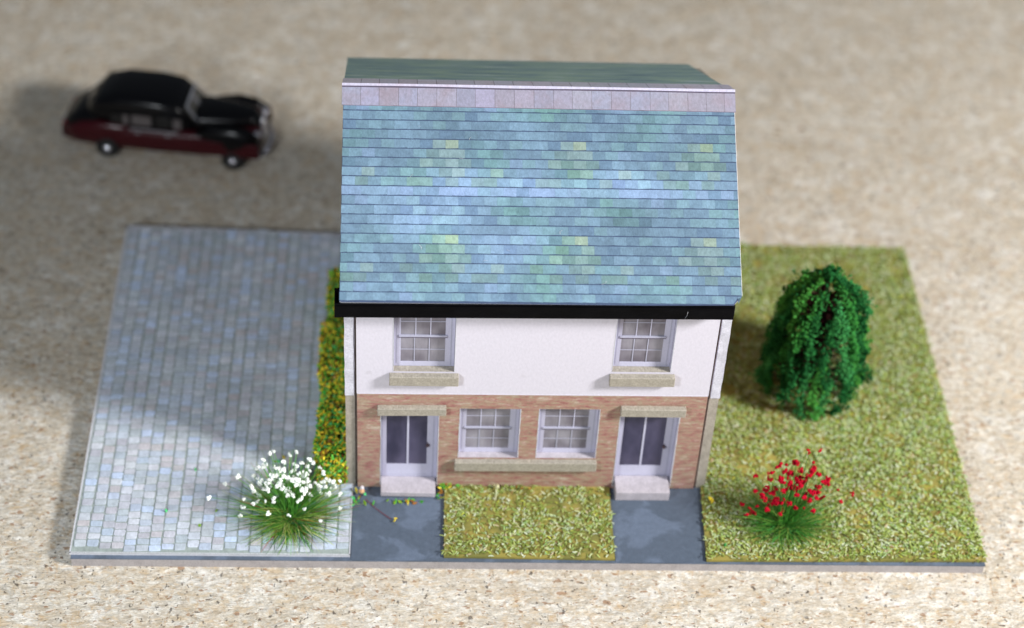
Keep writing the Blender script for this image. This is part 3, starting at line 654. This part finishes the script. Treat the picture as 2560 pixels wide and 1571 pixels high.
lint((1.13, -.02, -.09), (1.15, -.02, -.05)); lint((11.85, -.03, -.1), (12.0, -.02, .02)); lint((.1+5, -.03, -.08), (5.12, -.03, -.02), (200, 196, 150))
tag(mb.build('lint', M['fibre']), kind='stuff', label='white dust fibres caught on the gutter, roof slope and baseboard edge')

# ================= toy car =================
hx = Vector((math.cos(math.radians(-7.88)), math.sin(math.radians(-7.88)), 0)); nn = Vector((hx.y, -hx.x, 0))
CA = Vector((-.56, 9.93, ZT))-nn*.56
car = empty('toy_car', CA, math.radians(-7.88)); tag(car, 'vintage saloon toy car, black over maroon, on the chipboard behind the yard', 'toy car')
def loft(mb, secs, n=20, mi=0):
    rings = []
    for x, w_, z0, z1, e in secs:
        ring = []
        for i in range(n):
            t = 2*math.pi*i/n; c_, s_ = math.cos(t), math.sin(t)
            ring.append((x, w_*math.copysign(abs(c_)**e, c_), (z0+z1)/2+(z1-z0)/2*math.copysign(abs(s_)**e, s_)))
        rings.append(ring)
    vs = [p for r in rings for p in r]; fs = []
    for k in range(len(rings)-1):
        for i in range(n): fs.append((k*n+i, k*n+(i+1) % n, (k+1)*n+(i+1) % n, (k+1)*n+i))
    fs += [tuple(range(n))[::-1], tuple(range((len(rings)-1)*n, len(rings)*n))]
    mb.mesh(vs, fs, mi=mi)
def lp(name, secs, mat, par=car):
    mb = MB(); loft(mb, secs); return mb.build(name, M[mat], par, smooth=True, fixn=True)
lp('lower_body', [(-.93, .3, .24, .42, .7), (-.88, .48, .2, .52, .6), (-.6, .57, .16, .64, .5), (-.2, .6, .15, .68, .45), (.8, .61, .15, .70, .42), (1.7, .60, .15, .74, .45), (2.3, .58, .16, .78, .5), (2.7, .50, .2, .78, .55), (2.82, .40, .24, .7, .6)], 'car_red')
lp('boot', [(-.86, .3, .4, .52, .7), (-.78, .42, .4, .66, .65), (-.5, .48, .4, .84, .65), (-.15, .5, .4, .96, .7), (.15, .5, .4, 1.0, .7)], 'car_black')
lp('cabin', [(-.45, .3, .6, .86, .7), (-.3, .44, .6, 1.05, .65), (-.12, .51, .6, 1.24, .5), (.25, .54, .6, 1.33, .45), (.9, .55, .6, 1.33, .42), (1.28, .53, .6, 1.27, .42), (1.42, .5, .6, 1.16, .45), (1.62, .47, .6, .86, .5)], 'car_black')
lp('bonnet', [(1.4, .46, .5, .96, .6), (1.8, .40, .5, 1.0, .65), (2.3, .34, .5, .99, .7), (2.65, .26, .45, .95, .7), (2.78, .18, .4, .86, .7)], 'car_black')
for sgn in (-1, 1):
    for nm, secs in (('front_wing', [(1.65, .06, .4, .74, .8), (1.95, .12, .3, .84, .75), (2.3, .15, .25, .90, .75), (2.6, .14, .25, .86, .8), (2.84, .08, .35, .72, .9)]), ('rear_wing', [(-.82, .05, .3, .5, .8), (-.5, .12, .25, .68, .8), (-.1, .14, .25, .76, .8), (.3, .1, .3, .72, .8), (.55, .04, .4, .66, .8)])):
        mb = MB(); loft(mb, secs, 14); mb.build(nm, M['car_black' if nm == 'front_wing' else 'car_red'], car, (0, sgn*.49, 0), smooth=True, fixn=True)
    mb = MB(); mb.box(1.66, 2.86, -.03, .03, .3, .62, bev=.02); mb.build('wing_skirt', M['car_red'], car, (0, sgn*.60, 0), fixn=True)
def disc(mb, y0, y1, r0, r1, n=20, mi=0):
    vs = [(r0*math.cos(t*2*math.pi/n), y0, r0*math.sin(t*2*math.pi/n)) for t in range(n)]+[(r1*math.cos(t*2*math.pi/n), y1, r1*math.sin(t*2*math.pi/n)) for t in range(n)]
    mb.mesh(vs, [(i, (i+1) % n, (i+1) % n+n, i+n) for i in range(n)]+[tuple(range(n))[::-1], tuple(range(n, 2*n))], mi=mi)
for x in (0, 2.36):
    for sgn in (-1, 1):
        wh = empty('wheel', (x, sgn*.55, .215)); wh.parent = car
        mb = MB(); disc(mb, -.07, .07, .215, .215); disc(mb, .07*sgn, .085*sgn, .205, .17); mb.build('tyre', M['tyre'], wh, fixn=True)
        mb = MB(); disc(mb, .085*sgn, .098*sgn, .075, .065); disc(mb, .098*sgn, .115*sgn, .045, .02); mb.build('hubcap', M['chrome'], wh, smooth=False, fixn=True)
mb = MB(); P = [Vector(p) for p in ((1.655, -.40, .93), (1.655, .40, .93), (1.46, .36, 1.16), (1.46, -.36, 1.16))]; slab(mb, P, Vector((.03, 0, .03)), 0, 0); mb.build('windscreen', M['car_glass'], car, fixn=True)
mb = MB()
for a, b in (((1.70, -.42, .92), (1.50, -.38, 1.18)), ((1.70, .42, .92), (1.50, .38, 1.18)), ((1.50, -.38, 1.18), (1.50, .38, 1.18)), ((1.70, 0, .92), (1.50, 0, 1.18))): ribbon(mb, [Vector(a), Vector(b)], .035, W4)
mb.build('windscreen_frame', M['chrome'], car)
mb = MB(); P = [Vector(p) for p in ((-.40, -.2, .94), (-.40, .2, .94), (-.24, .17, 1.1), (-.24, -.17, 1.1))]; slab(mb, P, Vector((.02, 0, -.02)), 0, 0); mb.build('rear_window', M['car_glass'], car, fixn=True)
for sgn in (-1, 1):
    for a, b, mt in ((.12, .42, 'car_glass_dark'), (.50, .86, 'pillar'), (.94, 1.22, 'car_glass_dark'), (1.27, 1.42, 'pillar')):
        mb = MB(); mb.box(a, b, -.012, .012, .8, 1.0); o = mb.build('side_window', M[mt], car, (0, sgn*.525, 0)); o.rotation_euler = (sgn*.14, 0, 0); o.location = (0, sgn*.69, .0)
    mb = MB(); mb.box(.34, .44, -.008, .008, .8, 1.0); o = mb.build('door_pillar', M['pillar'], car, (0, sgn*.70, 0)); o.rotation_euler = (sgn*.14, 0, 0)
    mb = MB(); mb.box(.45, 1.35, -.012, .012, .70, .725); mb.build('waist_moulding', M['chrome'], car, (0, sgn*.605, 0))
    mb = MB()
    blob(mb, (2.78, sgn*.36, .68), .085, W4, .02); mb.build('headlight', M['chrome'], car, smooth=True)
    mb = MB(); blob(mb, (-.84, sgn*.36, .52), .045, W4, .02); mb.build('tail_light', M['lamp_red'], car, smooth=True)
    mb = MB(); mb.box(.55, .66, sgn*.625-.008, sgn*.625+.008, .63, .65); mb.box(1.12, 1.23, sgn*.625-.008, sgn*.625+.008, .63, .65); mb.build('door_handle', M['chrome'], car)
mb = MB(); mb.box(2.80, 2.87, -.13, .13, .38, .86, bev=.03); mb.build('grille', M['chrome'], car, fixn=True)
mb = MB(); ribbon(mb, [Vector((2.78, -.56, .28)), Vector((2.92, -.3, .28)), Vector((2.95, 0, .28)), Vector((2.92, .3, .28)), Vector((2.78, .56, .28))], .08, W4); mb.build('bumper', M['chrome'], car)
mb = MB(); ribbon(mb, [Vector((-.84, -.5, .3)), Vector((-.97, 0, .3)), Vector((-.84, .5, .3))], .08, W4); mb.build('bumper', M['chrome'], car)
